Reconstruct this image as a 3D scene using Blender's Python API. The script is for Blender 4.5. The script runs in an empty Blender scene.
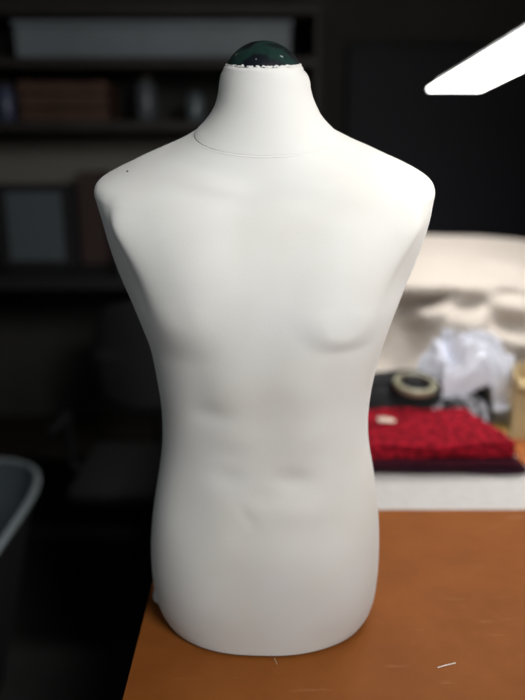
import bpy, bmesh, math, random
import numpy as np
from mathutils import Vector, noise
random.seed(7)
C = bpy.context.scene.collection
PI = math.pi

# ---------------- camera ----------------
TH = math.radians(15.5); CH = 0.68; F = 700.0
cam_d = bpy.data.cameras.new('camera'); cam = bpy.data.objects.new('camera', cam_d); C.objects.link(cam)
cam.location = (0, 0, CH); cam.rotation_euler = (PI/2 - TH, 0, 0)
cam_d.sensor_fit = 'VERTICAL'; cam_d.sensor_height = 24; cam_d.lens = 24
cam_d.dof.use_dof = True; cam_d.dof.focus_distance = 0.91; cam_d.dof.aperture_fstop = 1.0
cam_d.clip_start = 0.02
bpy.context.scene.camera = cam
# ---------------- world and exposure ----------------
w = bpy.data.worlds.new('room_air'); bpy.context.scene.world = w; w.use_nodes = True
w.node_tree.nodes['Background'].inputs[0].default_value = (0.75, 0.85, 1, 1)
w.node_tree.nodes['Background'].inputs[1].default_value = 0.02
vs = bpy.context.scene.view_settings
vs.view_transform = 'Standard'; vs.look = 'None'; vs.gamma = 1; vs.exposure = 0.10; vs.use_curve_mapping = False
# ---------------- workroom ceiling light and two added fills ----------------
def area(name, loc, target, sx, sy, power, col):
    l = bpy.data.lights.new(name, 'AREA'); l.shape = 'RECTANGLE'; l.size = sx; l.size_y = sy; l.energy = power; l.color = col
    o = bpy.data.objects.new(name, l); C.objects.link(o); o.location = loc
    o.rotation_euler = (Vector(target) - Vector(loc)).to_track_quat('-Z', 'Y').to_euler()
    return o
area('ceiling_light_front', (0.80, -0.35, 1.42), (0.0, 1.05, 0.62), 0.8, 0.7, 6.3, (0.995, 0.99, 0.975)).data.spread = math.radians(78)
area('cool_fill_left', (-1.5, -0.9, 0.95), (0.0, 0.95, 0.6), 1.0, 1.2, 1.3, (0.86, 0.95, 1.0)).data.spread = math.radians(80)  # added cool fill lifting the torso's left side; no window is built here
area('heap_fill_back', (0.8, 2.2, 1.62), (0.6, 1.95, 0), 0.9, 0.3, 6.5, (1.0, 0.97, 0.94)).data.spread = math.radians(95)  # added unseen lamp that brightens the top of the canvas heap
LAMP_POWER = 9.0

# ---------------- helpers ----------------
def ray(px, py):
    cx = (px - 262.5)/F; cy = (350 - py)/F
    return Vector((cx, math.cos(TH) + cy*math.sin(TH), -math.sin(TH) + cy*math.cos(TH)))
def at(px, py, Y):
    r = ray(px, py); return Vector((0, 0, CH)) + r*(Y/r.y)
def atz(px, py, z):
    r = ray(px, py); return Vector((0, 0, CH)) + r*((z - CH)/r.z)

def mat(name, col, rough=0.7, metal=0.0, spec=0.4, noise_scale=None, noise_amt=0.0, bump=0.0, bump_scale=None, sheen=0.0, coat=0.0, emit=None, trans=0.0):
    m = bpy.data.materials.new(name); m.use_nodes = True
    nt = m.node_tree; b = nt.nodes['Principled BSDF']
    b.inputs['Base Color'].default_value = (*col, 1); b.inputs['Roughness'].default_value = rough
    b.inputs['Metallic'].default_value = metal; b.inputs['Specular IOR Level'].default_value = spec
    b.inputs['Sheen Weight'].default_value = sheen; b.inputs['Coat Weight'].default_value = coat
    b.inputs['Transmission Weight'].default_value = trans
    if emit:
        b.inputs['Emission Color'].default_value = (*emit[0], 1); b.inputs['Emission Strength'].default_value = emit[1]
    tc = nt.nodes.new('ShaderNodeTexCoord')
    if noise_scale:
        n = nt.nodes.new('ShaderNodeTexNoise'); n.inputs['Scale'].default_value = noise_scale; n.inputs['Detail'].default_value = 6
        nt.links.new(tc.outputs['Object'], n.inputs['Vector'])
        r = nt.nodes.new('ShaderNodeMapRange'); r.inputs['From Min'].default_value = 0.3; r.inputs['From Max'].default_value = 0.7
        r.inputs['To Min'].default_value = 1 - noise_amt; r.inputs['To Max'].default_value = 1 + noise_amt
        nt.links.new(n.outputs['Fac'], r.inputs['Value'])
        v = nt.nodes.new('ShaderNodeVectorMath'); v.operation = 'SCALE'; v.inputs[0].default_value = col
        nt.links.new(r.outputs['Result'], v.inputs['Scale']); nt.links.new(v.outputs[0], b.inputs['Base Color'])
    if bump:
        n2 = nt.nodes.new('ShaderNodeTexNoise'); n2.inputs['Scale'].default_value = bump_scale or 60; n2.inputs['Detail'].default_value = 4
        nt.links.new(tc.outputs['Object'], n2.inputs['Vector'])
        bp = nt.nodes.new('ShaderNodeBump'); bp.inputs['Strength'].default_value = bump; bp.inputs['Distance'].default_value = 0.002
        nt.links.new(n2.outputs['Fac'], bp.inputs['Height']); nt.links.new(bp.outputs['Normal'], b.inputs['Normal'])
    return m

def obj(name, bm, m, parent=None, smooth=False):
    me = bpy.data.meshes.new(name); bm.normal_update(); bm.to_mesh(me); bm.free()
    if m: me.materials.append(m)
    if smooth: me.polygons.foreach_set('use_smooth', [True]*len(me.polygons))
    o = bpy.data.objects.new(name, me); C.objects.link(o)
    if parent: o.parent = parent
    return o
def tag(o, label, cat, group=None, kind=None):
    o['label'] = label; o['category'] = cat
    if group: o['group'] = group
    if kind: o['kind'] = kind
    return o
def thing(name, label, cat, loc=(0, 0, 0), rz=0, group=None):
    o = bpy.data.objects.new(name, None); C.objects.link(o); o.location = loc; o.rotation_euler = (0, 0, rz)
    return tag(o, label, cat, group)
def struct(name, bm, m):
    o = obj(name, bm, m); o['kind'] = 'structure'; return o
def box(bm, x0, x1, y0, y1, z0, z1, bev=0.0):
    vs_ = [bm.verts.new(p) for p in ((x0,y0,z0),(x1,y0,z0),(x1,y1,z0),(x0,y1,z0),(x0,y0,z1),(x1,y0,z1),(x1,y1,z1),(x0,y1,z1))]
    fs = [bm.faces.new([vs_[i] for i in q]) for q in ((3,2,1,0),(4,5,6,7),(0,1,5,4),(1,2,6,5),(2,3,7,6),(3,0,4,7))]
    if bev:
        es = list({e for f in fs for e in f.edges})
        bmesh.ops.bevel(bm, geom=es, offset=bev, segments=2, affect='EDGES', profile=0.5)
    return bm
def B(*a, **k): return box(bmesh.new(), *a, **k)
def tube(pts, r, seg=10, closed=False, bm=None, radii=None):
    bm = bm or bmesh.new(); pts = [Vector(p) for p in pts]; n = len(pts); rings = []
    up = Vector((0, 0, 1))
    for i, p in enumerate(pts):
        a = pts[(i-1) % n] if (closed or i > 0) else p
        b = pts[(i+1) % n] if (closed or i < n-1) else p
        t = (b - a).normalized()
        s = t.cross(up); s = s.normalized() if s.length > 1e-4 else Vector((1, 0, 0))
        q = s.cross(t).normalized(); rr = radii[i] if radii else r
        rings.append([bm.verts.new(p + rr*(math.cos(2*PI*k/seg)*s + math.sin(2*PI*k/seg)*q)) for k in range(seg)])
    for i in range(n if closed else n-1):
        A, D = rings[i], rings[(i+1) % n]
        for k in range(seg): bm.faces.new((A[k], A[(k+1) % seg], D[(k+1) % seg], D[k]))
    if not closed:
        bm.faces.new(rings[0][::-1]); bm.faces.new(rings[-1])
    return bm
def lathe(prof, seg=48, bm=None, c=(0, 0), cap=True):
    bm = bm or bmesh.new(); rings = []
    for r, z in prof:
        rings.append([bm.verts.new((c[0] + r*math.cos(2*PI*k/seg), c[1] + r*math.sin(2*PI*k/seg), z)) for k in range(seg)])
    for A, D in zip(rings, rings[1:]):
        for k in range(seg): bm.faces.new((A[k], A[(k+1) % seg], D[(k+1) % seg], D[k]))
    if cap: bm.faces.new(rings[0][::-1]); bm.faces.new(rings[-1])
    return bm
def grid(P, close_u=False):
    bm = bmesh.new(); V = [[bm.verts.new(p) for p in row] for row in P]
    for i in range(len(V)-1):
        m_ = len(V[i])
        for j in range(m_ if close_u else m_-1):
            bm.faces.new((V[i][j], V[i][(j+1) % m_], V[i+1][(j+1) % m_], V[i+1][j]))
    return bm
def cr(p0, p1, p2, p3, t):
    return 0.5*((2*p1) + (p2-p0)*t + (2*p0-5*p1+4*p2-p3)*t*t + (3*p1-p0-3*p2+p3)*t**3)
def cr_path(pts, n):          # open Catmull-Rom through rows of an array
    pts = np.array(pts, float); P = np.vstack([2*pts[0]-pts[1], pts, 2*pts[-1]-pts[-2]]); out = []
    m_ = len(pts)-1
    for i in range(n):
        s = i*m_/(n-1); k = min(int(s), m_-1); out.append(cr(P[k], P[k+1], P[k+2], P[k+3], s-k))
    return np.array(out)
def cr_closed(pts, n):
    pts = np.array(pts, float); m_ = len(pts); out = []
    for i in range(n):
        s = i*m_/n; k = int(s); out.append(cr(pts[(k-1) % m_], pts[k], pts[(k+1) % m_], pts[(k+2) % m_], s-k))
    return np.array(out)

# ---------------- materials ----------------
M = {}
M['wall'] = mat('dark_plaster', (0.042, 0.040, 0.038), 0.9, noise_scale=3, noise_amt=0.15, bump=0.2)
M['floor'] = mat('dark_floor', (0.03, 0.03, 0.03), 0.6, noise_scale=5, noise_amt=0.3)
M['ceil'] = mat('ceiling_paint', (0.25, 0.25, 0.24), 0.9)
M['skirting'] = mat('skirting_paint', (0.05, 0.045, 0.04), 0.6)
M['white_top'] = mat('white_laminate', (0.56, 0.54, 0.52), 0.5, noise_scale=40, noise_amt=0.05)
M['metal_leg'] = mat('dark_steel', (0.05, 0.05, 0.055), 0.45, metal=0.7)
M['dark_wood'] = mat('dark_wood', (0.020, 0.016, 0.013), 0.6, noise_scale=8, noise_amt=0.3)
M['brown_box'] = mat('brown_crate_wood', (0.07, 0.034, 0.020), 0.7, noise_scale=12, noise_amt=0.25)
M['grey_box'] = mat('grey_plastic', (0.19, 0.22, 0.24), 0.5, noise_scale=4, noise_amt=0.1)
M['cream'] = mat('cream_strip', (0.18, 0.17, 0.145), 0.8)
M['black'] = mat('black_matt', (0.007, 0.007, 0.008), 0.8)
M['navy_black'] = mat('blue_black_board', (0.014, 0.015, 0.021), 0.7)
M['screen'] = mat('grey_screen', (0.07, 0.085, 0.095), 0.5)
M['glass_grey'] = mat('cloudy_glass', (0.08, 0.09, 0.10), 0.3)
M['tub'] = mat('grey_tub_plastic', (0.11, 0.14, 0.155), 0.28, spec=0.7)
M['tub_rim'] = mat('grey_tub_rim', (0.24, 0.28, 0.30), 0.4)
M['red'] = mat('red_boucle', (0.23, 0.006, 0.015), 0.95, spec=0.1, noise_scale=70, noise_amt=0.85, bump=1.0, bump_scale=150)
M['burgundy'] = mat('burgundy_cloth', (0.045, 0.006, 0.014), 0.95, spec=0.15, noise_scale=120, noise_amt=0.4, bump=0.6, bump_scale=200)
M['plum'] = mat('plum_cloth', (0.03, 0.010, 0.018), 0.95, spec=0.15, noise_scale=120, noise_amt=0.4, bump=0.6, bump_scale=200)
M['beige'] = mat('beige_canvas', (0.49, 0.44, 0.39), 0.9, noise_scale=90, noise_amt=0.04, bump=0.2, bump_scale=300)
M['whitecloth'] = mat('white_cotton', (0.70, 0.72, 0.80), 0.85, noise_scale=14, noise_amt=0.12, bump=0.3, bump_scale=60)
M['blackcloth'] = mat('black_cloth', (0.014, 0.014, 0.015), 0.9, noise_scale=30, noise_amt=0.4, bump=0.4, bump_scale=60)
M['print'] = mat('black_white_print', (0.5, 0.5, 0.5), 0.85)
_nt = M['print'].node_tree; _n = _nt.nodes.new('ShaderNodeTexNoise'); _n.inputs['Scale'].default_value = 32
_r = _nt.nodes.new('ShaderNodeValToRGB'); _r.color_ramp.elements[0].position = 0.47; _r.color_ramp.elements[0].color = (0.02, 0.022, 0.024, 1)
_r.color_ramp.elements[1].position = 0.56; _r.color_ramp.elements[1].color = (0.42, 0.43, 0.47, 1)
_nt.links.new(_nt.nodes['Texture Coordinate'].outputs['Object'], _n.inputs['Vector']); _nt.links.new(_n.outputs['Fac'], _r.inputs['Fac'])
_nt.links.new(_r.outputs[0], _nt.nodes['Principled BSDF'].inputs['Base Color'])
M['card'] = mat('tan_card', (0.55, 0.42, 0.22), 0.85, noise_scale=25, noise_amt=0.06)
M['yellow'] = mat('yellow_paper', (0.75, 0.52, 0.16), 0.8)
M['orange'] = mat('orange_cloth', (0.50, 0.16, 0.04), 0.9, noise_scale=30, noise_amt=0.35)
M['khaki'] = mat('khaki_tape', (0.30, 0.29, 0.19), 0.3, spec=0.6, coat=0.4)
M['silver'] = mat('silver_foil', (0.8, 0.78, 0.8), 0.2, metal=0.6)
M['tape_core'] = mat('dark_core', (0.06, 0.05, 0.045), 0.3)
M['scrap'] = mat('pale_scrap', (0.75, 0.60, 0.50), 0.9)
M['housing'] = mat('lamp_housing', (0.75, 0.75, 0.75), 0.5)
M['diffuser'] = mat('lit_diffuser', (0.9, 0.9, 0.9), 0.5, emit=((1.0, 0.985, 0.97), LAMP_POWER))
M['ply'] = mat('base_board_wood', (0.10, 0.06, 0.035), 0.8)
M['thread'] = mat('pale_thread', (0.9, 0.86, 0.8), 0.7)
M['pin'] = mat('dark_pin', (0.01, 0.01, 0.03), 0.3)

# mannequin jersey
def jersey():
    m = mat('white_jersey', (0.71, 0.70, 0.665), 0.92, spec=0.2, sheen=0.15, bump=0.10, bump_scale=500)
    nt = m.node_tree; b = nt.nodes['Principled BSDF']; tc = nt.nodes['Texture Coordinate']
    n = nt.nodes.new('ShaderNodeTexNoise'); n.inputs['Scale'].default_value = 7; n.inputs['Detail'].default_value = 3
    nt.links.new(tc.outputs['Object'], n.inputs['Vector'])
    r = nt.nodes.new('ShaderNodeValToRGB')
    r.color_ramp.elements[0].position = 0.35; r.color_ramp.elements[0].color = (0.69, 0.675, 0.63, 1)
    r.color_ramp.elements[1].position = 0.6; r.color_ramp.elements[1].color = (0.72, 0.715, 0.69, 1)
    nt.links.new(n.outputs['Fac'], r.inputs['Fac']); nt.links.new(r.outputs[0], b.inputs['Base Color'])
    return m
M['jersey'] = jersey()

# leather-brown cutting board with scuffs
def board_mat():
    m = mat('brown_hardboard', (0.36, 0.135, 0.035), 0.6, spec=0.15, bump=0.15, bump_scale=35)
    nt = m.node_tree; b = nt.nodes['Principled BSDF']; tc = nt.nodes['Texture Coordinate']; L = nt.links.new
    n = nt.nodes.new('ShaderNodeTexNoise'); n.inputs['Scale'].default_value = 9; n.inputs['Detail'].default_value = 7; n.inputs['Roughness'].default_value = 0.65
    L(tc.outputs['Object'], n.inputs['Vector'])
    r = nt.nodes.new('ShaderNodeValToRGB')
    r.color_ramp.elements[0].position = 0.3; r.color_ramp.elements[0].color = (0.22, 0.066, 0.012, 1)
    r.color_ramp.elements[1].position = 0.7; r.color_ramp.elements[1].color = (0.29, 0.092, 0.018, 1)
    L(n.outputs['Fac'], r.inputs['Fac'])
    mp = nt.nodes.new('ShaderNodeMapping'); mp.inputs['Scale'].default_value = (9, 40, 1); mp.inputs['Rotation'].default_value = (0, 0, 0.5)
    L(tc.outputs['Object'], mp.inputs['Vector'])
    n2 = nt.nodes.new('ShaderNodeTexNoise'); n2.inputs['Scale'].default_value = 1.0; n2.inputs['Detail'].default_value = 3
    L(mp.outputs[0], n2.inputs['Vector'])
    r2 = nt.nodes.new('ShaderNodeMapRange'); r2.inputs['From Min'].default_value = 0.64; r2.inputs['From Max'].default_value = 0.76; r2.inputs['To Max'].default_value = 0.45
    L(n2.outputs['Fac'], r2.inputs['Value'])
    mx = nt.nodes.new('ShaderNodeMixRGB'); L(r2.outputs[0], mx.inputs[0]); L(r.outputs[0], mx.inputs[1]); mx.inputs[2].default_value = (0.42, 0.22, 0.11, 1)
    L(mx.outputs[0], b.inputs['Base Color'])
    return m
M['board'] = board_mat()

# glossy green cap
def cap_mat():
    m = mat('bottle_green_plastic', (0.008, 0.035, 0.028), 0.45, spec=0.3, coat=0.0)
    nt = m.node_tree; b = nt.nodes['Principled BSDF']; tc = nt.nodes['Texture Coordinate']; L = nt.links.new
    v = nt.nodes.new('ShaderNodeTexNoise'); v.inputs['Scale'].default_value = 130; v.inputs['Detail'].default_value = 2
    L(tc.outputs['Object'], v.inputs['Vector'])
    r = nt.nodes.new('ShaderNodeMapRange'); r.inputs['From Min'].default_value = 0.70; r.inputs['From Max'].default_value = 0.74
    L(v.outputs['Fac'], r.inputs['Value'])
    n = nt.nodes.new('ShaderNodeTexNoise'); n.inputs['Scale'].default_value = 28; L(tc.outputs['Object'], n.inputs['Vector'])
    r3 = nt.nodes.new('ShaderNodeValToRGB'); r3.color_ramp.elements[0].position = 0.50; r3.color_ramp.elements[0].color = (0.008, 0.026, 0.021, 1)
    r3.color_ramp.elements[1].position = 0.56; r3.color_ramp.elements[1].color = (0.004, 0.006, 0.009, 1)
    L(n.outputs['Fac'], r3.inputs['Fac'])
    mx = nt.nodes.new('ShaderNodeMixRGB'); L(r.outputs[0], mx.inputs[0]); L(r3.outputs[0], mx.inputs[1]); mx.inputs[2].default_value = (0.35, 0.40, 0.38, 1)
    L(mx.outputs[0], b.inputs['Base Color'])
    return m
M['cap'] = cap_mat()

# ---------------- room shell ----------------
FZ = -0.90; CZ = 1.75; BY = 3.25; FY = -1.6; LX = -2.4; RX = 2.2
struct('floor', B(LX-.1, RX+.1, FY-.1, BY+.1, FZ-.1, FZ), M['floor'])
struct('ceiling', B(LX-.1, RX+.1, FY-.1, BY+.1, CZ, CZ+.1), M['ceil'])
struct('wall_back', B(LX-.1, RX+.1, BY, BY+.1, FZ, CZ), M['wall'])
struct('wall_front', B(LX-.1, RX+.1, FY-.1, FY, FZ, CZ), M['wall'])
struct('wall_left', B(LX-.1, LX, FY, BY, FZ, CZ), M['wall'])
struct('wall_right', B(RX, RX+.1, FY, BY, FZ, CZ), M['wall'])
struct('baseboard_back', B(LX, RX, BY-.015, BY, FZ, FZ+.09), M['skirting'])

# ---------------- work table ----------------
TX0, TX1, TY0, TY1 = -0.178, 1.30, 0.30, 2.66
tb = thing('work_table', 'long white topped work table carrying the brown board and cloth piles', 'table', (0.5, 1.4, FZ))
def inp(root, name, bm, m, smooth=False):   # part given in world coordinates
    bmesh.ops.translate(bm, verts=bm.verts, vec=-root.location) if root.rotation_euler.z == 0 else None
    return obj(name, bm, m, root, smooth)
inp(tb, 'tabletop', B(TX0, TX1, TY0, TY1, -0.034, -0.004, bev=0.002), M['white_top'])
for x in (TX0+.06, TX1-.06):
    for y in (TY0+.06, TY1-.06):
        inp(tb, 'leg', B(x-.025, x+.025, y-.025, y+.025, FZ, -0.034), M['metal_leg'])
inp(tb, 'apron', B(TX0+.05, TX1-.05, TY0+.05, TY0+.07, -0.12, -0.034), M['metal_leg'])
inp(tb, 'apron', B(TX0+.05, TX1-.05, TY1-.07, TY1-.05, -0.12, -0.034), M['metal_leg'])
yb = atz(450, 509.5, 0).y
bm = B(TX0-.004, 1.28, 0.32, yb, -0.004, 0.0, bev=0.001)
cb = tag(obj('cutting_board', bm, M['board']), 'scuffed reddish-brown sheet under the white torso, covering the near tabletop', 'cutting board')

# ---------------- mannequin torso ----------------
YC = 0.965
root = thing('dress_form', 'white jersey-covered male torso dress form standing on the brown board', 'mannequin', (0.003, YC, 0.0003))
SIL = [ # py, left, right
 (70,223,303.5),(75,220.8,307.5),(81,219.5,309.8),(90,218.5,311),(100,216.5,314),(108,213.5,317.5),(116,209,321.5),(124,203,327.5),(130,197.5,333),
 (136,192,339),(142,183,349),(149,170,363),(156,153,380),(162,138,394),(168,124,409),(174,110,422),(179,100,430),(184,95.5,433.5),(191,94,435),
 (200,95.5,434),(220,101,430.5),(240,107,424.5),(260,113.5,417),(280,121,409),(300,130,401),(320,138.5,393),(340,146.5,386),(360,152.5,379.5),
 (380,157,374),(400,160.5,370),(420,162.3,368),(440,162.5,368.8),(460,160.5,372),(480,157.5,375),(500,154.5,377.2),(520,152.3,378.6),
 (540,151.2,379),(560,151.5,378.5),(580,153,377),(592,156,374.5)]
prof = []
for py, l, r in SIL:
    a, b_ = at(l, py, YC), at(r, py, YC)
    prof.append((a.z, (b_.x-a.x)/2, (a.x+b_.x)/2 - 0.003))
prof.sort()
zs = np.array([p[0] for p in prof]); ws = np.array([p[1] for p in prof]); xcs = np.array([p[2] for p in prof])
def zat(py): return at(265, py, YC).z
# front / back depth by height
DF = [(0.0,.133),(.06,.135),(.12,.129),(.20,.112),(.28,.104),(.34,.110),(.42,.124),(.48,.126),(.54,.118),(.60,.103),(.65,.090),(.685,.074),(.71,.064),(.74,.057),(.80,.054)]
DB = [(0.0,.120),(.08,.128),(.15,.115),(.25,.092),(.35,.100),(.45,.116),(.55,.118),(.62,.104),(.66,.086),(.70,.068),(.74,.060),(.80,.056)]
TL = [(0.0,0),(.50,0),(.60,.08),(.66,.30),(.70,.53),(.73,.34),(.76,.16),(.80,.13)]
ZG = np.linspace(-0.1, 0.9, 1001); _sm = {}
def ip(tab, z):               # smoothed table lookup
    k = id(tab)
    if k not in _sm:
        g = np.interp(ZG, [t[0] for t in tab], [t[1] for t in tab]); K = np.exp(-0.5*(np.arange(-60, 61)/22.0)**2); K /= K.sum()
        _sm[k] = np.convolve(np.pad(g, 60, mode='edge'), K, 'valid')
    return float(np.interp(z, ZG, _sm[k]))
seam_z = zat(135)
NC = 288
def ssf(a, b, x):
    t = min(max((x-a)/(b-a), 0), 1); return t*t*(3-2*t)
CREASE = [(.40,.76),(.50,.735),(.53,.735),(.558,.785),(.587,.845),(.636,.90),(.70,.92)]
def section(z, w_, xc):
    df, db = ip(DF, z), ip(DB, z)
    neck = ssf(seam_z-0.04, seam_z+0.01, z)
    # exponents: boxier at chest, round at neck
    nf = 2.35 - 0.35*neck
    pts = []
    angs = [i*2*PI/32 for i in range(32)]
    # armhole plate between underarm and shoulder
    arm = ssf(0.44, 0.53, z)*(1-ssf(0.585, 0.665, z))
    for a in angs:
        c, s = math.cos(a), math.sin(a)
        x = w_*math.copysign(abs(c)**(2/nf), c)
        d = df if s < 0 else db
        y = d*math.copysign(abs(s)**(2/nf), s)
        if arm > 0 and abs(c) > 0.02:
            # flat plate: runs from the crease (inner, front) to the side edge
            sx = 1 if c > 0 else -1
            t = abs(a % PI); t = min(t, PI-t)      # 0 at side
            tc = 0.78
            cxr = w_*(ip(CREASE, z) if s < 0 else 0.80)
            cyr = 0.74*d
            if t <= tc:
                u = t/tc
                X = sx*(w_ + (cxr-w_)*u**1.35); Y = math.copysign(cyr*u**0.85, s)
            else:
                u = (t-tc)/(PI/2-tc)
                X = sx*cxr*(1-u); Y = math.copysign(cyr + (d-cyr)*math.sin(u*PI/2)**0.85, s)
            x = x*(1-arm) + X*arm; y = y*(1-arm) + Y*arm
        pts.append((x + xc, y))
    return cr_closed(pts, NC)
# fit the widths so that the torso's outline has the measured proportions
ctrl = [list(c) for c in prof]
meas = sorted(SIL, key=lambda q: -q[0])           # same order as prof (bottom first)
for _it in range(4):
    rr_ = cr_path(ctrl, 160); PX = []
    for z, w_, xc in rr_:
        tl = ip(TL, z)
        for x, y in section(z, w_, xc)[::4]:
            X, Y, Z = x+0.003, y+YC, z+tl*y-CH
            f_ = Y*math.cos(TH)-Z*math.sin(TH); PX.append((262.5+F*X/f_, 350-F*(Y*math.sin(TH)+Z*math.cos(TH))/f_))
    PX = np.array(PX)
    rat = np.ones(len(meas)); sh_ = np.zeros(len(meas))
    for k, (py, l, r) in enumerate(meas):
        near = PX[np.abs(PX[:, 1]-py) < 3.5]
        if py < 170 or len(near) < 4: continue
        L_, R__ = near[:, 0].min(), near[:, 0].max(); g = ssf(170, 215, py)
        rat[k] = 1+0.7*g*((r-l)/(R__-L_)-1); sh_[k] = 0.7*g*((l+r)-(L_+R__))/2*YC/F
    sm_ = lambda v: np.convolve(np.pad(v, 1, mode='edge'), [.25, .5, .25], 'valid')
    rat, sh_ = sm_(rat), sm_(sh_)
    for k in range(len(meas)): ctrl[k][1] *= rat[k]; ctrl[k][2] += sh_[k]
# rows: dense Catmull-Rom path through the profile
rows = cr_path(ctrl, 330)
k0 = rows[0]
bottom = [(0.004, k0[1]*0.955, k0[2]), (0.008, k0[1]*0.975, k0[2]), (0.014, k0[1]*0.99, k0[2])]
rows = np.vstack([[b for b in bottom if b[0] < k0[0]-0.002], rows]) if k0[0] > 0.005 else rows
def fp(px, py, Y=0.85):
    p = at(px, py, Y); return p.x-0.003, p.z
BUMPS = []   # (cx, cz, sx, sz, rot, amp)
def bump(px, py, sx, sy, amp, rot=0, Y=0.85):
    x, z = fp(px, py, Y); k = Y/F*1.0
    BUMPS.append((x, z, sx*k, sy*k, rot, amp*1.35))
bump(262, 300, 20, 75, -0.0010)
for px in (186, 342): bump(px, 275, 46, 50, 0.0050)
# collar bones and hollow
bump(212, 188, 34, 7, 0.0026, -0.25); bump(316, 188, 34, 7, 0.0020, 0.25)
bump(244, 200, 20, 8, -0.0034, 0.15); bump(330, 208, 34, 10, -0.0012, -0.2); bump(196, 208, 30, 10, -0.0012, 0.2)
# ribs / abdominals
for px, py, sx, sy, a in ((226,397,24,20,.0016),(304,397,24,20,.0016),(230,442,22,20,.0014),(304,442,24,20,.0018),
                          (265,420,14,55,-.0006),(200,400,12,30,-.0012),(330,405,12,30,-.0006),
                          (294,485,15,9,-.0030),(275,500,30,8,-.0008),(228,482,14,10,-.0016),(212,418,16,9,-.0016),(232,458,14,10,-.0010),
                          (288,552,46,36,.0040),(240,532,14,14,-.0012),
                          (304,515,28,12,.0016),(183,500,18,40,-.0012),(348,500,16,45,-.0010),
                          (330,640,20,12,-.0008),(200,610,30,20,.0008)):
    bump(px, py, sx, sy, a, 0, 0.85)
bump(247, 519, 5, 12, -0.0008, 0.65)
PECS = []
for px, py, a_, b_, soft, amp in ((182, 305, 50, 56, .60, .0060), (344, 309, 46, 45, .30, .0055)):
    x, z = fp(px, py); k = .85/F; PECS.append((x, z, a_*k, b_*k, soft, amp))
def pec(x, z):
    d = 0
    for cx, cz, a_, b_, soft, amp in PECS:
        u = (x-cx)/a_; v = (z-cz)/(b_ if z < cz else b_*1.9)
        r = (abs(u)**2.6+abs(v)**2.6)**(1/2.6)
        down = min(1, max(0, -v/(math.hypot(u, v)+1e-6)))**1.1
        sf = soft*down + 0.95*(1-down)
        d += amp*(1-ssf(1-sf, 1+sf*0.35, r))
    return d
arrB = np.array(BUMPS)
grid_pts = []
for z, w_, xc in rows:
    sec = section(z, w_, xc); tl = ip(TL, z); row = []
    for i, (x, y) in enumerate(sec):
        zz = z + tl*y*1.0
        if y < 0:
            front = ssf(0, 0.6, -y/ip(DF, z))
            dx = x-arrB[:, 0]; dz = zz-arrB[:, 1]; cr_, sr = np.cos(arrB[:, 4]), np.sin(arrB[:, 4])
            u = (dx*cr_+dz*sr)/arrB[:, 2]; v = (-dx*sr+dz*cr_)/arrB[:, 3]
            d = float((arrB[:, 5]*np.exp(-0.5*(u*u+v*v))).sum())*front
            d += pec(x, zz)*front
            y -= d
            d2 = 0.0016*noise.noise(Vector((x*14, zz*10, 3.1)))*front
            y -= d2
        row.append((x, y, zz))
    grid_pts.append(row)
zr = [r[0] for r in rows]
si = next(i for i, z in enumerate(zr) if z >= seam_z)
# torso body
body_rows = grid_pts[:si+1]
last = body_rows[-1]
lip = [((x-rows[si][2])*0.955+rows[si][2], y*0.955, z+0.001) for x, y, z in last]
obj('torso_cover', grid(body_rows + [lip], True), M['jersey'], root, True)
# neck column: slightly inside the body's opening, closing with a rolled top
neck_rows = []
first = [((x-rows[si][2])*0.975+rows[si][2], y*0.975, z-0.002) for x, y, z in grid_pts[si]]
neck_rows.append(first)
for i in range(si+1, len(grid_pts)): neck_rows.append(grid_pts[i])
top = grid_pts[-1]; tcx = rows[-1][2]; 
for f, dz in ((0.985, .0028), (0.955, .0046), (0.91, .0052), (0.86, .0048)):
    neck_rows.append([((x-tcx)*f+tcx, y*f, z+dz+0.0012*noise.noise(Vector((x*60, y*60, 5)))) for x, y, z in top])
neck = obj('neck_cover', grid(neck_rows, True), M['jersey'], root, True)
# stitched seam at the neck base
sm = [Vector(p) for p in first[::3]]; sm = [Vector((p.x*1.022-rows[si][2]*0.022, p.y*1.022, p.z+0.0006)) for p in sm]
obj('neck_seam', tube(sm, 0.0013, 6, closed=True), M['jersey'], root, True)
# gathered raw edge around the cap
pts = []; rad = []
N = 150
for i in range(N):
    x, y, z = top[int(i*NC/N)]
    f = 0.905 + 0.03*noise.noise(Vector((i*0.35, 2, 0)))
    pts.append(((x-tcx)*f+tcx, y*f, z+0.0058+0.0016*noise.noise(Vector((i*0.5, 0, 7)))))
    rad.append(0.0011 + 0.0016*abs(noise.noise(Vector((i*0.42, 4, 1)))))
obj('gathered_edge', tube(pts, 0.002, 7, closed=True, radii=rad), M['jersey'], root, True)
# cap dome
bm = bmesh.new(); rings = []
tz = np.mean([p[2] for p in top])
topA = np.array(top); hw = (topA[:, 0].max()-topA[:, 0].min())/2; hd = (topA[:, 1].max()-topA[:, 1].min())/2
capr = []
for j in range(0, 17):
    a = j/16*PI/2
    capr.append([(tcx+hw*0.94*math.cos(a)*math.cos(t), hd*0.92*math.cos(a)*math.sin(t), tz+0.001+0.034*math.sin(a)**1.35+0.13*hd*math.cos(a)*math.sin(t)) for t in [k*2*PI/64 for k in range(64)]])
capr[-1] = [(tcx+0.0005*math.cos(k*2*PI/64), 0.0005*math.sin(k*2*PI/64), tz+0.035) for k in range(64)]
obj('neck_cap', grid(capr, True), M['cap'], root, True)['label'] = 'dark green scratched cap on the neck'
# wooden base under the cover
bm = bmesh.new(); base = grid_pts[0]
A = [bm.verts.new((x*0.97, y*0.97, 0.0)) for x, y, z in base]; D = [bm.verts.new((x*0.97, y*0.97, 0.012)) for x, y, z in base]
for k in range(NC): bm.faces.new((A[k], A[(k+1) % NC], D[(k+1) % NC], D[k]))
bm.faces.new(A[::-1]); bm.faces.new(D)
obj('base_board', bm, M['ply'], root)
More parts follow.
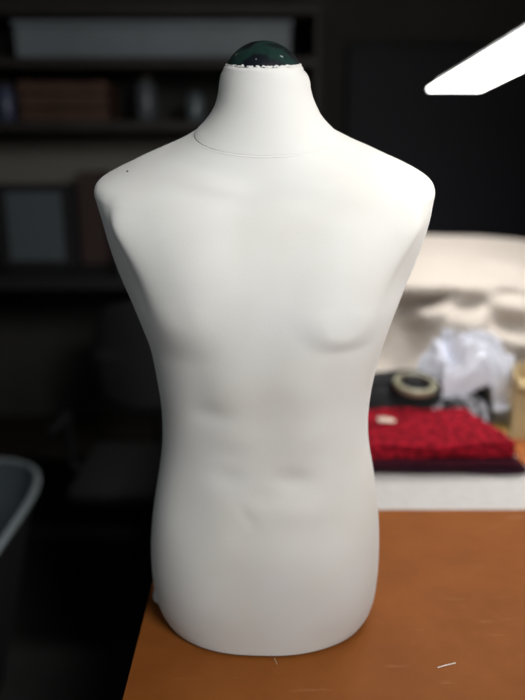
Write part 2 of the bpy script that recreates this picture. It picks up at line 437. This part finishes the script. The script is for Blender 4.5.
# loose fold of jersey low on the left hip
p = at(154.5, 605, YC-0.02) - root.location
fold = [(p.x+.007, .02, p.z+.020), (p.x+.001, .012, p.z+.012), (p.x-.001, .0, p.z+.002), (p.x+.004, -.012, p.z-.008), (p.x+.013, -.024, .006)]
fold = [(q[0]+(.004 if i > 9 else 0), q[1], max(q[2], .0055)) for i, q in enumerate(cr_path(fold, 14))]
obj('loose_fold', tube(fold, 0.004, 8, radii=[0.0012+0.0028*math.sin(PI*i/13) for i in range(14)]), M['jersey'], root, True)
# a small dark pin in the shoulder
pp = at(127.5, 171, YC-0.035)
bm = bmesh.new(); bmesh.ops.create_icosphere(bm, subdivisions=2, radius=0.0014); PIN = (bm, pp)

# ---------------- LED bar lamp ----------------
LZ = at(454, 91, 2.0).z; LA = at(428, 91, 2.0).x; LB = at(480, 91, 2.0).x
LY0, LY1 = 0.55, 2.0
LW = LB-LA; LL = 1.3
lp = thing('led_bar_lamp', 'bright white LED bar lamp hanging above the cloth piles at right', 'lamp', (LA, 2.0, LZ))
lp.rotation_euler = (-0.034, 0, -0.025)
obj('diffuser', B(0, LW, -LL, 0, 0, 0.008, bev=0.002), M['diffuser'], lp)
obj('housing', B(.014, LW-.014, -LL+.01, -.03, 0.008, 0.024, bev=0.003), M['housing'], lp)
for y in (-1.2, -0.88):
    obj('hanging_rod', tube([(LW/2, y, .022), (LW/2, y, CZ-LZ+y*.034)], 0.004, 8), M['metal_leg'], lp)

# ---------------- red and dark cloth stack ----------------
def folded(name, label, m, cx, cy, z0, sx, sy, th, rz, layers=2, seed=1, wob=0.004, shear=-0.28, sag=0.0):
    """a folded length of cloth: flat layered slab with soft rolled edges"""
    n = 72; P = []
    prof_ = []
    for L_ in range(layers):
        zl = z0 + th*L_/layers; h = th/layers
        for a in np.linspace(-PI/2, PI/2, 9):
            prof_.append((-(1-math.cos(a))*h*0.55, zl+h/2+h/2*math.sin(a)*0.98))
    def ring(off, z, k):
        row = []
        for i in range(n*4):
            t = i/(n*4)*4; s = int(t); u = t-s
            c = 0.018
            hx, hy = sx/2+off, sy/2+off
            x, y = [(-hx+2*hx*u, -hy), (hx, -hy+2*hy*u), (hx-2*hx*u, hy), (-hx, hy-2*hy*u)][s]
            # round corners
            ax, ay = abs(x)-(hx-c), abs(y)-(hy-c)
            if ax > 0 and ay > 0:
                l = math.hypot(ax, ay); f = c/max(l, c) if l > c else 1
                x = math.copysign(hx-c+ax*f, x); y = math.copysign(hy-c+ay*f, y)
            w1 = wob*noise.noise(Vector((x*9+seed, y*9, z*30))); w2 = wob*0.7*noise.noise(Vector((x*40+seed, y*40, z*25+9)))
            row.append((x+w1+w2, y+w1-w2, min(max(z+(w1*1.2+w2*0.5 if k else 0), z0+.0003), z0+th+.0005)))
        return row
    for k, (o_, z) in enumerate(prof_): P.append(ring(o_, z, k))
    topz = z0+th
    for f in (0.97, 0.9, 0.75, 0.55, 0.35, 0.15, 0.01):
        base_ = ring(prof_[-1][0], topz, 1)
        P.append([(x*f, y*f, topz-wob*.3+wob*(.5*noise.noise(Vector((x*f*8+seed, y*f*8, 0)))+0.5*noise.noise(Vector((x*f*45+seed, y*f*45, 3))))) for x, y, z in base_])
    P = [[(x+shear*y*ssf(-.1, .2, x), y, z0+(z-z0)*(1-sag*ssf(.03, -.11, y)) if z > z0+th*.4 else z) for x, y, z in r_] for r_ in P]
    bm = grid(P, True)
    bm.faces.new([v for v in list(bm.verts)[:n*4]][::-1])
    o = obj(name, bm, m, None, True); o.location = (cx, cy, 0); o.rotation_euler = (0, 0, rz)
    return o
fr = atz(440, 474, 0)       # front foot of the stack
T0 = -0.004
o = folded('folded_cloth', '', M['plum'], 0.33, fr.y+.105, T0, .475, .21, .016, 0.00, 1, 3)
tag(o, 'thin dark plum folded cloth at the very bottom of the red stack', 'fabric', 'folded cloths in the stack')
o = folded('folded_cloth', '', M['burgundy'], 0.325, fr.y+.100, T0+.0185, .46, .20, .016, -0.01, 1, 5)
tag(o, 'dark burgundy folded cloth just under the bright red one', 'fabric', 'folded cloths in the stack')
o = folded('folded_cloth', '', M['red'], 0.315, fr.y+.105, T0+.037, .44, .205, .046, 0.03, 3, 8, 0.006, sag=.22)
tag(o, 'bright red textured cloth folded on top of the dark cloths', 'fabric', 'folded cloths in the stack')
# pale scrap on the red cloth
q = atz(387, 421, T0+.083)
bm = grid([[(u*.022 - .0*v, v*.014 - .004*u, .003+.007*math.exp(-((u+.3)**2+v*v)*3)*(1 if abs(u)+abs(v) < 1.6 else .2)+.0015*noise.noise(Vector((u*3, v*3, 1)))) for u in np.linspace(-1, 1-.5*abs(v), 14)] for v in np.linspace(-1, 1, 12)])
o = obj('fabric_scrap', bm, M['scrap'], None, True); o.location = (q.x, q.y, T0+.083)
md = o.modifiers.new('t', 'SOLIDIFY'); md.thickness = 0.0015
tag(o, 'tiny pale pink scrap of cloth lying on the red cloth', 'fabric scrap')

# ---------------- beige canvas heap ----------------
cols = [300, 345, 390, 430, 470, 510, 560, 640, 740]
# rows: (list of py per column, Y per column)
R_ = [
 ([330]*9, [2.62]*9),
 ([262,262,262,264,266,268,270,276,284], [2.60]*9),
 ([233,233,233,235,238,241,246,254,264], [2.46]*9),
 ([246,246,247,249,252,256,262,270,282], [2.27]*9),
 ([264,266,268,266,270,268,280,288,300], [2.10]*9),
 ([286,288,290,288,283,284,292,305,320], [1.96,1.96,1.95,1.95,1.97,1.98,1.95,1.93,1.93]),
 ([298,300,304,302,291,296,304,318,335], [1.93,1.93,2.04,2.02,1.92,1.97,1.90,1.88,1.88]),
 ([316,318,322,314,306,308,318,330,350], [1.89,1.85,2.00,1.90,1.95,1.88,1.87,1.85,1.85]),
 ([340,342,344,330,322,326,336,350,372], [1.87,1.83,1.98,1.93,1.85,1.90,1.83,1.80,1.80]),
 ([362,364,364,347,335,340,352,372,396], [1.86,1.83,1.94,1.90,1.84,1.81,1.81,1.78,1.78]),
 ([386,388,385,368,346,352,366,392,420], [1.85,1.83,1.85,1.86,1.83,1.82,1.79,1.76,1.76]),
]
G = np.array([[list(at(px, py, Y)) for px, py, Y in zip(cols, pys, Ys)] for pys, Ys in R_])
# hem tucked back down onto the tabletop, and the left side falling to the tabletop
tuck = G[-1].copy(); tuck[:, 1] += 0.07; tuck[:, 2] = T0+.008; G = np.concatenate([G, tuck[None]], 0)
tuck = G[0].copy(); tuck[:, 2] = np.minimum(tuck[:, 2], T0+.012); G[0] = tuck
l1 = G[:, 0].copy(); l1[:, 0] -= .05; l1[:, 2] = T0+(l1[:, 2]-T0)*.55
l2 = G[:, 0].copy(); l2[:, 0] -= .065; l2[:, 2] = T0+.008
G = np.concatenate([l2[:, None], l1[:, None], G], 1)
rowsd = np.array([cr_path(G[:, j], 142) for j in range(G.shape[1])]).transpose(1, 0, 2)
dense = [cr_path(rw, 190) for rw in rowsd]
P = []
for i, rw in enumerate(dense):
    fi = i/129; front = ssf(0.46, 0.58, fi); row = []
    for j, p in enumerate(rw):
        x, y, z = p
        f1 = noise.noise(Vector((x*9+z*7, z*5, 1.7)))
        f2 = math.sin((x*30 + z*26)+2.2*noise.noise(Vector((x*4, z*4, 8))))
        f3 = 1-2*abs(noise.noise(Vector((x*5.5-z*6, z*7+x*2.2, 4.4))))
        d = front*(0.030*f1+0.005*f2+0.026*(f3-0.5)) + (1-front)*0.004*noise.noise(Vector((x*5, y*5, 2)))
        row.append((x, y-d, max(z+0.35*d+(1-front)*0.010*noise.noise(Vector((x*4, y*6, 6))), T0+.006)))
    P.append(row)
o = obj('beige_canvas_heap', grid(P), M['beige'], None, True)
md = o.modifiers.new('thickness', 'SOLIDIFY'); md.thickness = 0.004; md.offset = -1
tag(o, 'large beige canvas cloth heaped in soft folds at the back of the table', 'fabric')

# ---------------- lumps of cloth ----------------
def lump(name, m, c, r, label, cat, seed, amp=0.25, freq=3.0, ridge=0.5, sub=5, group=None, floor=T0):
    bm = bmesh.new(); bmesh.ops.create_icosphere(bm, subdivisions=sub, radius=1)
    for v in bm.verts:
        n = v.co.normalized()
        a = noise.noise(n*freq*0.5+Vector((seed, 0, 0)))
        b = 1-2*abs(noise.noise(n*freq+Vector((0, seed, 0))+0.5*Vector((a, a, -a))))
        c2 = 1-2*abs(noise.noise(n*freq*2.1+Vector((seed, seed, 3))))
        f = 1+amp*(a*0.9+ridge*(b-.5)+ridge*0.45*(c2-.5))
        v.co = Vector((n.x*r[0]*f, n.y*r[1]*f, n.z*r[2]*f))
        zz = v.co.z + c[2]
        if zz < floor: v.co.z = floor-c[2]+0.0001*abs(n.x)
    o = obj(name, bm, m, None, True); o.location = c
    return tag(o, label, cat, group)
lump('black_cloth', M['blackcloth'], (0.36, 1.72, 0.045), (0.225, 0.055, 0.095), 'crumpled black cloth lying between red cloth and beige canvas', 'fabric', 4.2, 0.18, 2.5, sub=6)
# khaki tape roll resting on the black cloth
q = at(415, 386, 1.66)
tr = thing('tape_roll', 'small shiny khaki tape roll lying on the black cloth', 'tape roll', (q.x, q.y, q.z+.004))
tr.rotation_euler = (math.radians(10), math.radians(3), 0)
obj('tape_band', lathe([(.041, -.008), (.052, -.008), (.0535, -.006), (.0535, .006), (.052, .008), (.041, .008), (.041, -.008)], 64, cap=False), M['khaki'], tr, True)
obj('core', lathe([(.0385, -.0085), (.041, -.0085), (.041, .0085), (.0385, .0085), (.0385, -.0085)], 64, cap=False), M['tape_core'], tr, True)

def crumple(name, m, c, sx, sy, h, label, cat, seed, rz=0.0, n=110):
    P = []
    for i in range(n):
        v = i/(n-1)*2-1; row = []
        for j in range(n):
            u = j/(n-1)*2-1
            r = math.hypot(u, v)*(1+0.25*noise.noise(Vector((u*1.7+seed, v*1.7, 0))))
            dome = max(0, 1-r**2.4)**0.7 if r < 1 else 0
            wv = Vector((u*1.6+seed, v*1.6, seed)); wq = Vector((noise.noise(wv), noise.noise(wv+Vector((5, 5, 5))), 0))*0.9
            rd = 1-2.2*abs(noise.noise(Vector((u*1.9, v*1.9, seed))+wq))
            rd2 = 1-2.2*abs(noise.noise(Vector((u*4.2, v*4.2, seed+4))+wq))
            z = h*(dome*(0.66+0.42*rd+0.20*rd2)+0.03)
            x = u*sx*(0.75+0.25*dome)+0.10*sx*noise.noise(Vector((u*3, v*3, seed+1)))*1
            y = v*sy*(0.75+0.25*dome)+0.10*sy*noise.noise(Vector((u*3, v*3, seed+2)))
            row.append((x, y, max(z, 0.001)))
        P.append(row)
    o = obj(name, grid(P), m, None, True); o.location = c; o.rotation_euler = (0, 0, rz)
    md = o.modifiers.new('thickness', 'SOLIDIFY'); md.thickness = 0.0015
    return tag(o, label, cat)
crumple('dark_print_cloth', None, (0.50, 1.665, T0), .12, .06, .085, 'crumpled black and white printed cloth under the white cotton', 'fabric', 2.3)
bpy.data.objects['dark_print_cloth'].data.materials.append(M['print'])
crumple('white_cotton_cloth', M['whitecloth'], (0.525, 1.74, T0+.055), .165, .085, .165, 'crumpled bluish white cotton cloth in front of the beige canvas', 'fabric', 9.6)

# cardboard box at the right edge
cbx = thing('cardboard_box', 'tan cardboard box with a hand slot beside the white cotton cloth', 'box', (0.722, 1.655, T0), math.radians(-14))
bm = bmesh.new(); bx, by, bh, t = .095, .075, .165, .004
box(bm, -bx, bx, -by, -by+t, 0, bh); box(bm, -bx, bx, by-t, by, 0, bh)
box(bm, bx-t, bx, -by+t, by-t, 0, bh); box(bm, -bx+t, bx-t, -by+t, by-t, 0, t)
# left side with a slot
for (y0, y1, z0, z1) in ((-by+t, by-t, 0, .085), (-by+t, by-t, .115, bh), (-by+t, -.028, .085, .115), (.028, by-t, .085, .115)):
    box(bm, -bx, -bx+t, y0, y1, z0, z1)
obj('carton', bm, M['card'], cbx)
bm = grid([[(x, -by-.03*s, bh-.002+.02*s-.03*s*s) for x in (-bx+.003, bx-.003)] for s in np.linspace(0, 1, 6)])
fl = obj('flap', bm, M['card'], cbx); md = fl.modifiers.new('t', 'SOLIDIFY'); md.thickness = .003
# yellow strip and orange cloth
q = atz(505, 430, T0)
bm = B(-.035, .035, -.05, .05, 0, .006, bev=.001)
o = obj('yellow_offcut', bm, M['yellow']); o.location = (q.x+.005, q.y+.0, T0); o.rotation_euler = (0, 0, .5)
tag(o, 'flat yellow offcut lying behind the corner of the red stack', 'offcut')
q = atz(522, 455, T0)
o = folded('orange_cloth', '', M['orange'], q.x+.085, q.y+.0, T0, .20, .14, .012, -0.15, 1, 12)
tag(o, 'orange-brown folded cloth at the right end of the red stack', 'fabric')

# ---------------- threads and pin ----------------
a, b_ = atz(438, 667.5, .0012), atz(455.5, 663, .0012)
m_ = (a+b_)/2+Vector((0, .0004, 0))
tag(obj('thread_snippet', tube([a, m_, b_], 0.0007, 6), M['thread']), 'short straight white thread on the brown sheet at lower right', 'thread')
a, b_ = atz(274, 658, .001), atz(277, 664, .001)
tag(obj('thread_snippet', tube([a, (a+b_)/2+Vector((.0006, 0, 0)), b_], 0.0003, 6), M['thread']), 'tiny pale thread on the brown sheet against the torso base', 'thread')
bm, pp = PIN
import mathutils
dg = None
o = obj('pin', bm, M['pin'], root); 
# drop the pin onto the shoulder surface
tc_ = bpy.data.objects['torso_cover'].data
bvh = mathutils.bvhtree.BVHTree.FromPolygons([v.co+root.location for v in tc_.vertices], [tuple(p.vertices) for p in tc_.polygons])
hit = bvh.ray_cast(Vector((0, 0, CH)), ray(127.5, 171.5).normalized())
o.location = (hit[0]-root.location) if hit[0] else pp-root.location
o['label'] = 'tiny dark pin head in the shoulder'

# ---------------- back wall: shelves and their load ----------------
SY0, SY1 = 2.85, 3.24
def wx(px, Y, py=120): return at(px, py, Y).x
xl = wx(-80, 2.9); xr = wx(318, 2.9)
sh = thing('wall_shelf_unit', 'dark wooden wall shelves in the unlit background at left', 'shelf', ((xl+xr)/2, SY1, 0))
za = at(100, 121, SY0).z; zb = at(100, 57, SY0).z; zc = at(100, 14, SY0).z
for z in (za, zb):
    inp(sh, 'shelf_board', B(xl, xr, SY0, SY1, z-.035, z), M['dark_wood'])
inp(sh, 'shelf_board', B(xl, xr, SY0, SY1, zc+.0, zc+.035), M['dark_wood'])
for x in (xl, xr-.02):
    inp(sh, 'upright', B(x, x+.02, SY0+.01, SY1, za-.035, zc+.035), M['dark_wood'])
x0, x1 = wx(23, 2.9), wx(290, 2.9)
zt = at(100, 20, SY0+.03).z
lb = thing('storage_box', 'long pale grey storage box on the upper shelf', 'box', ((x0+x1)/2, SY0+.17, zb))
inp(lb, 'box_body', B(x0, x1, SY0+.03, SY0+.30, zb, zt-.02, bev=.008), M['grey_box'])
inp(lb, 'lid', B(x0-.006, x1+.006, SY0+.024, SY0+.306, zt-.02, zt, bev=.005), M['grey_box'])
x0, x1 = wx(22, 2.9), wx(110, 2.9); zt = at(60, 80, SY0+.03).z
cr2 = thing('wooden_crate', 'reddish brown wooden crate on the lower shelf', 'crate', ((x0+x1)/2, SY0+.15, za))
bm = bmesh.new(); hgt = zt-za
for k in range(3):
    box(bm, x0, x1, SY0+.03, SY0+.045, za+.004+k*hgt/3, za+(k+1)*hgt/3-.006)
    box(bm, x0, x1, SY0+.275, SY0+.29, za+.004+k*hgt/3, za+(k+1)*hgt/3-.006)
    box(bm, x0, x0+.015, SY0+.045, SY0+.275, za+.004+k*hgt/3, za+(k+1)*hgt/3-.006)
    box(bm, x1-.015, x1, SY0+.045, SY0+.275, za+.004+k*hgt/3, za+(k+1)*hgt/3-.006)
inp(cr2, 'crate_slats', bm, M['brown_box'])
inp(cr2, 'crate_floor', B(x0+.005, x1-.005, SY0+.035, SY0+.285, za, za+.006), M['brown_box'])
for px in (22, 110):
    xx = wx(px, 2.9); xx = xx+.018 if px == 22 else xx-.045
    inp(cr2, 'corner_post', B(xx, xx+.027, SY0+.045, SY0+.06, za, zt), M['brown_box'])
def jar(px, r, h, label, m, name='glass_jar', cat='jar'):
    x = wx(px, 2.95)
    t = thing(name, label, cat, (x, SY0+.10, za))
    obj('jar_body', lathe([(r*.9, 0), (r, .01), (r, h*.7), (r*.75, h*.84), (r*.75, h*.88)], 28), m, t, True)
    obj('lid', lathe([(r*.8, h*.88), (r*.8, h)], 28), M['dark_wood'], t)
jar(147, .042, .17, 'cloudy grey jar on the lower shelf beside the crate', M['glass_grey'])
jar(196, .034, .12, 'smaller dim jar on the lower shelf nearest the torso neck', M['tub'])
jar(8, .036, .15, 'dim bluish jar on the lower shelf left of the crate', mat('blue_jar', (0.06, 0.07, 0.13), 0.3))
# pale rail strip on the wall under the shelves
x0, x1 = xl, wx(330, 3.2, 160)
z0, z1 = at(100, 186, 3.22).z, at(100, 138, 3.22).z
tag(obj('wall_panel', B(x0, x1, 3.22, 3.25, z0, z1, bev=.003), M['cream']), 'pale plain panel on the back wall below the shelves', 'panel')

# workbench along the back wall, left
wz = at(60, 276, 2.7).z
wb = thing('side_bench', 'low dark workbench against the back wall at left', 'bench', (-1.1, 2.9, FZ))
inp(wb, 'bench_top', B(-2.1, -.28, 2.62, 3.22, wz-.04, wz, bev=.003), M['black'])
for x in (-2.05, -.36):
    for y in (2.68, 3.12): inp(wb, 'leg', B(x, x+.05, y, y+.05, FZ, wz-.04), M['dark_wood'])
inp(wb, 'lower_shelf', B(-2.05, -.32, 2.72, 3.15, -.55, -.52), M['dark_wood'])
# monitor on the bench
mx0, mx1 = wx(-4, 2.8, 230), wx(76, 2.8, 230); mz0, mz1 = at(40, 268, 2.8).z, at(40, 184, 2.8).z
mo = thing('monitor', 'dim grey screen in a black frame on the side bench', 'monitor', ((mx0+mx1)/2, 2.85, wz))
inp(mo, 'frame', B(mx0, mx1, 2.80, 2.84, mz0, mz1, bev=.006), M['black'])
inp(mo, 'screen', B(mx0+.05, mx1-.05, 2.796, 2.80, mz0+.03, mz1-.03), M['screen'])
inp(mo, 'stand', B((mx0+mx1)/2-.03, (mx0+mx1)/2+.03, 2.84, 2.87, wz+.01, mz0+.1), M['black'])
inp(mo, 'foot', B((mx0+mx1)/2-.12, (mx0+mx1)/2+.12, 2.78, 2.95, wz, wz+.012, bev=.003), M['black'])
# reddish board standing on the bench beside it
x0, x1 = wx(79, 3.0, 220), wx(104, 3.0, 220); zt = at(90, 172, 3.0).z
tag(obj('brown_book', B(x0, x1, 3.0, 3.18, wz, zt, bev=.004), mat('dark_red_brown', (0.05, 0.03, 0.027), 0.8)), 'dark reddish brown binder standing beside the monitor', 'binder')
# swivel chair
def P3(px, py, Y): return at(px, py, Y)
chx, chy = -0.42, 2.28
ch = thing('swivel_chair', 'black swivel chair in the dark beyond the grey tub', 'chair', (chx, chy, FZ))
inp(ch, 'seat', B(chx-.23, chx+.23, chy-.22, chy+.22, -.44, -.37, bev=.03), M['black'], True)
P = []
for i in range(16):
    v = i/15; row = []
    for j in range(16):
        u = j/15*2-1; hwid = .19+.03*math.sin(v*PI)
        row.append((chx+u*hwid, chy+.21+.05*v-.05*(1-u*u)*1.0+.03, -.25+.42*v - .04*u*u*(1 if v > .5 else -1)))
    P.append(row)
bk = inp(ch, 'backrest', grid(P), M['black'], True); md = bk.modifiers.new('t', 'SOLIDIFY'); md.thickness = .04
inp(ch, 'back_support', tube([(chx, chy+.16, -.43), (chx, chy+.30, -.41), (chx, chy+.275, -.05)], .014, 8), M['metal_leg'])
inp(ch, 'gas_column', tube([(chx, chy, FZ+.10), (chx, chy, -.44)], .025, 16), M['metal_leg'])
for k in range(5):
    a = k*2*PI/5+.3; e = Vector((chx+.28*math.cos(a), chy+.28*math.sin(a), FZ+.075))
    inp(ch, 'leg', tube([(chx, chy, FZ+.11), e], .018, 8), M['metal_leg'])
    inp(ch, 'caster', tube([e+Vector((-.012, 0, -.045)), e+Vector((.012, 0, -.045))], .03, 14), M['black'])
for s in (-1, 1):
    inp(ch, 'armrest', tube([(chx+s*.20, chy+.05, -.42), (chx+s*.27, chy+.05, -.40), (chx+s*.27, chy+.04, -.20), (chx+s*.27, chy-.14, -.19)], .014, 8), M['metal_leg'])
# small pale things on the bench
def small(px, pyt, Y, r, h, name, label, cat, m):
    x = at(px, pyt, Y).x
    t = obj(name, lathe([(r*.9, 0), (r, h*.05), (r, h*.62), (r*.4, h*.78), (r*.4, h)], 24), m, None, True)
    t.location = (x, Y, wz); tag(t, label, cat)
small(126, 260, 2.68, .030, .13, 'grey_bottle', 'dim grey bottle on the side bench beside the torso flank', 'bottle', M['glass_grey'])

# grey tub, bottom left
tx1, tyA, tyB, rimz = at(57, 460, 2.10).x, 1.25, 2.12, at(46, 460, 2.12).z
txc = tx1-.30; tyc = (tyA+tyB)/2; hx, hy = .30, (tyB-tyA)/2
tu = thing('plastic_tub', 'big grey plastic tub with a thick rim on the floor at left', 'tub', (txc, tyc, FZ))
def rr(hx_, hy_, z, c=0.13, n=96):
    out = []
    for k in range(n):
        a = 2*PI*k/n; cc, ss = math.cos(a), math.sin(a)
        out.append((hx_*math.copysign(abs(cc)**(2/3.6), cc), hy_*math.copysign(abs(ss)**(2/3.6), ss), z))
    return out
Hh = rimz-FZ
P = [rr(hx*.01, hy*.01, .0)]
for t in np.linspace(0, 1, 9): P.append(rr(hx*(.55+.42*t), hy*(.60+.37*t), .0+Hh*t))
obj('tub_shell', grid(P, True), M['black'], tu, True); P = []
for t in np.linspace(1, 0, 9): P.append(rr(hx*(.55+.42*t)-.006, hy*(.60+.37*t)-.006, .008+(Hh-.008)*t))
P.append(rr(hx*.01, hy*.01, .008))
obj('tub_lining', grid(P, True), M['tub'], tu, True)
obj('rim', tube([Vector(p) for p in rr(hx*.985, hy*.985, Hh)], .011, 10, closed=True), M['tub_rim'], tu, True)

# dark board on the wall at right
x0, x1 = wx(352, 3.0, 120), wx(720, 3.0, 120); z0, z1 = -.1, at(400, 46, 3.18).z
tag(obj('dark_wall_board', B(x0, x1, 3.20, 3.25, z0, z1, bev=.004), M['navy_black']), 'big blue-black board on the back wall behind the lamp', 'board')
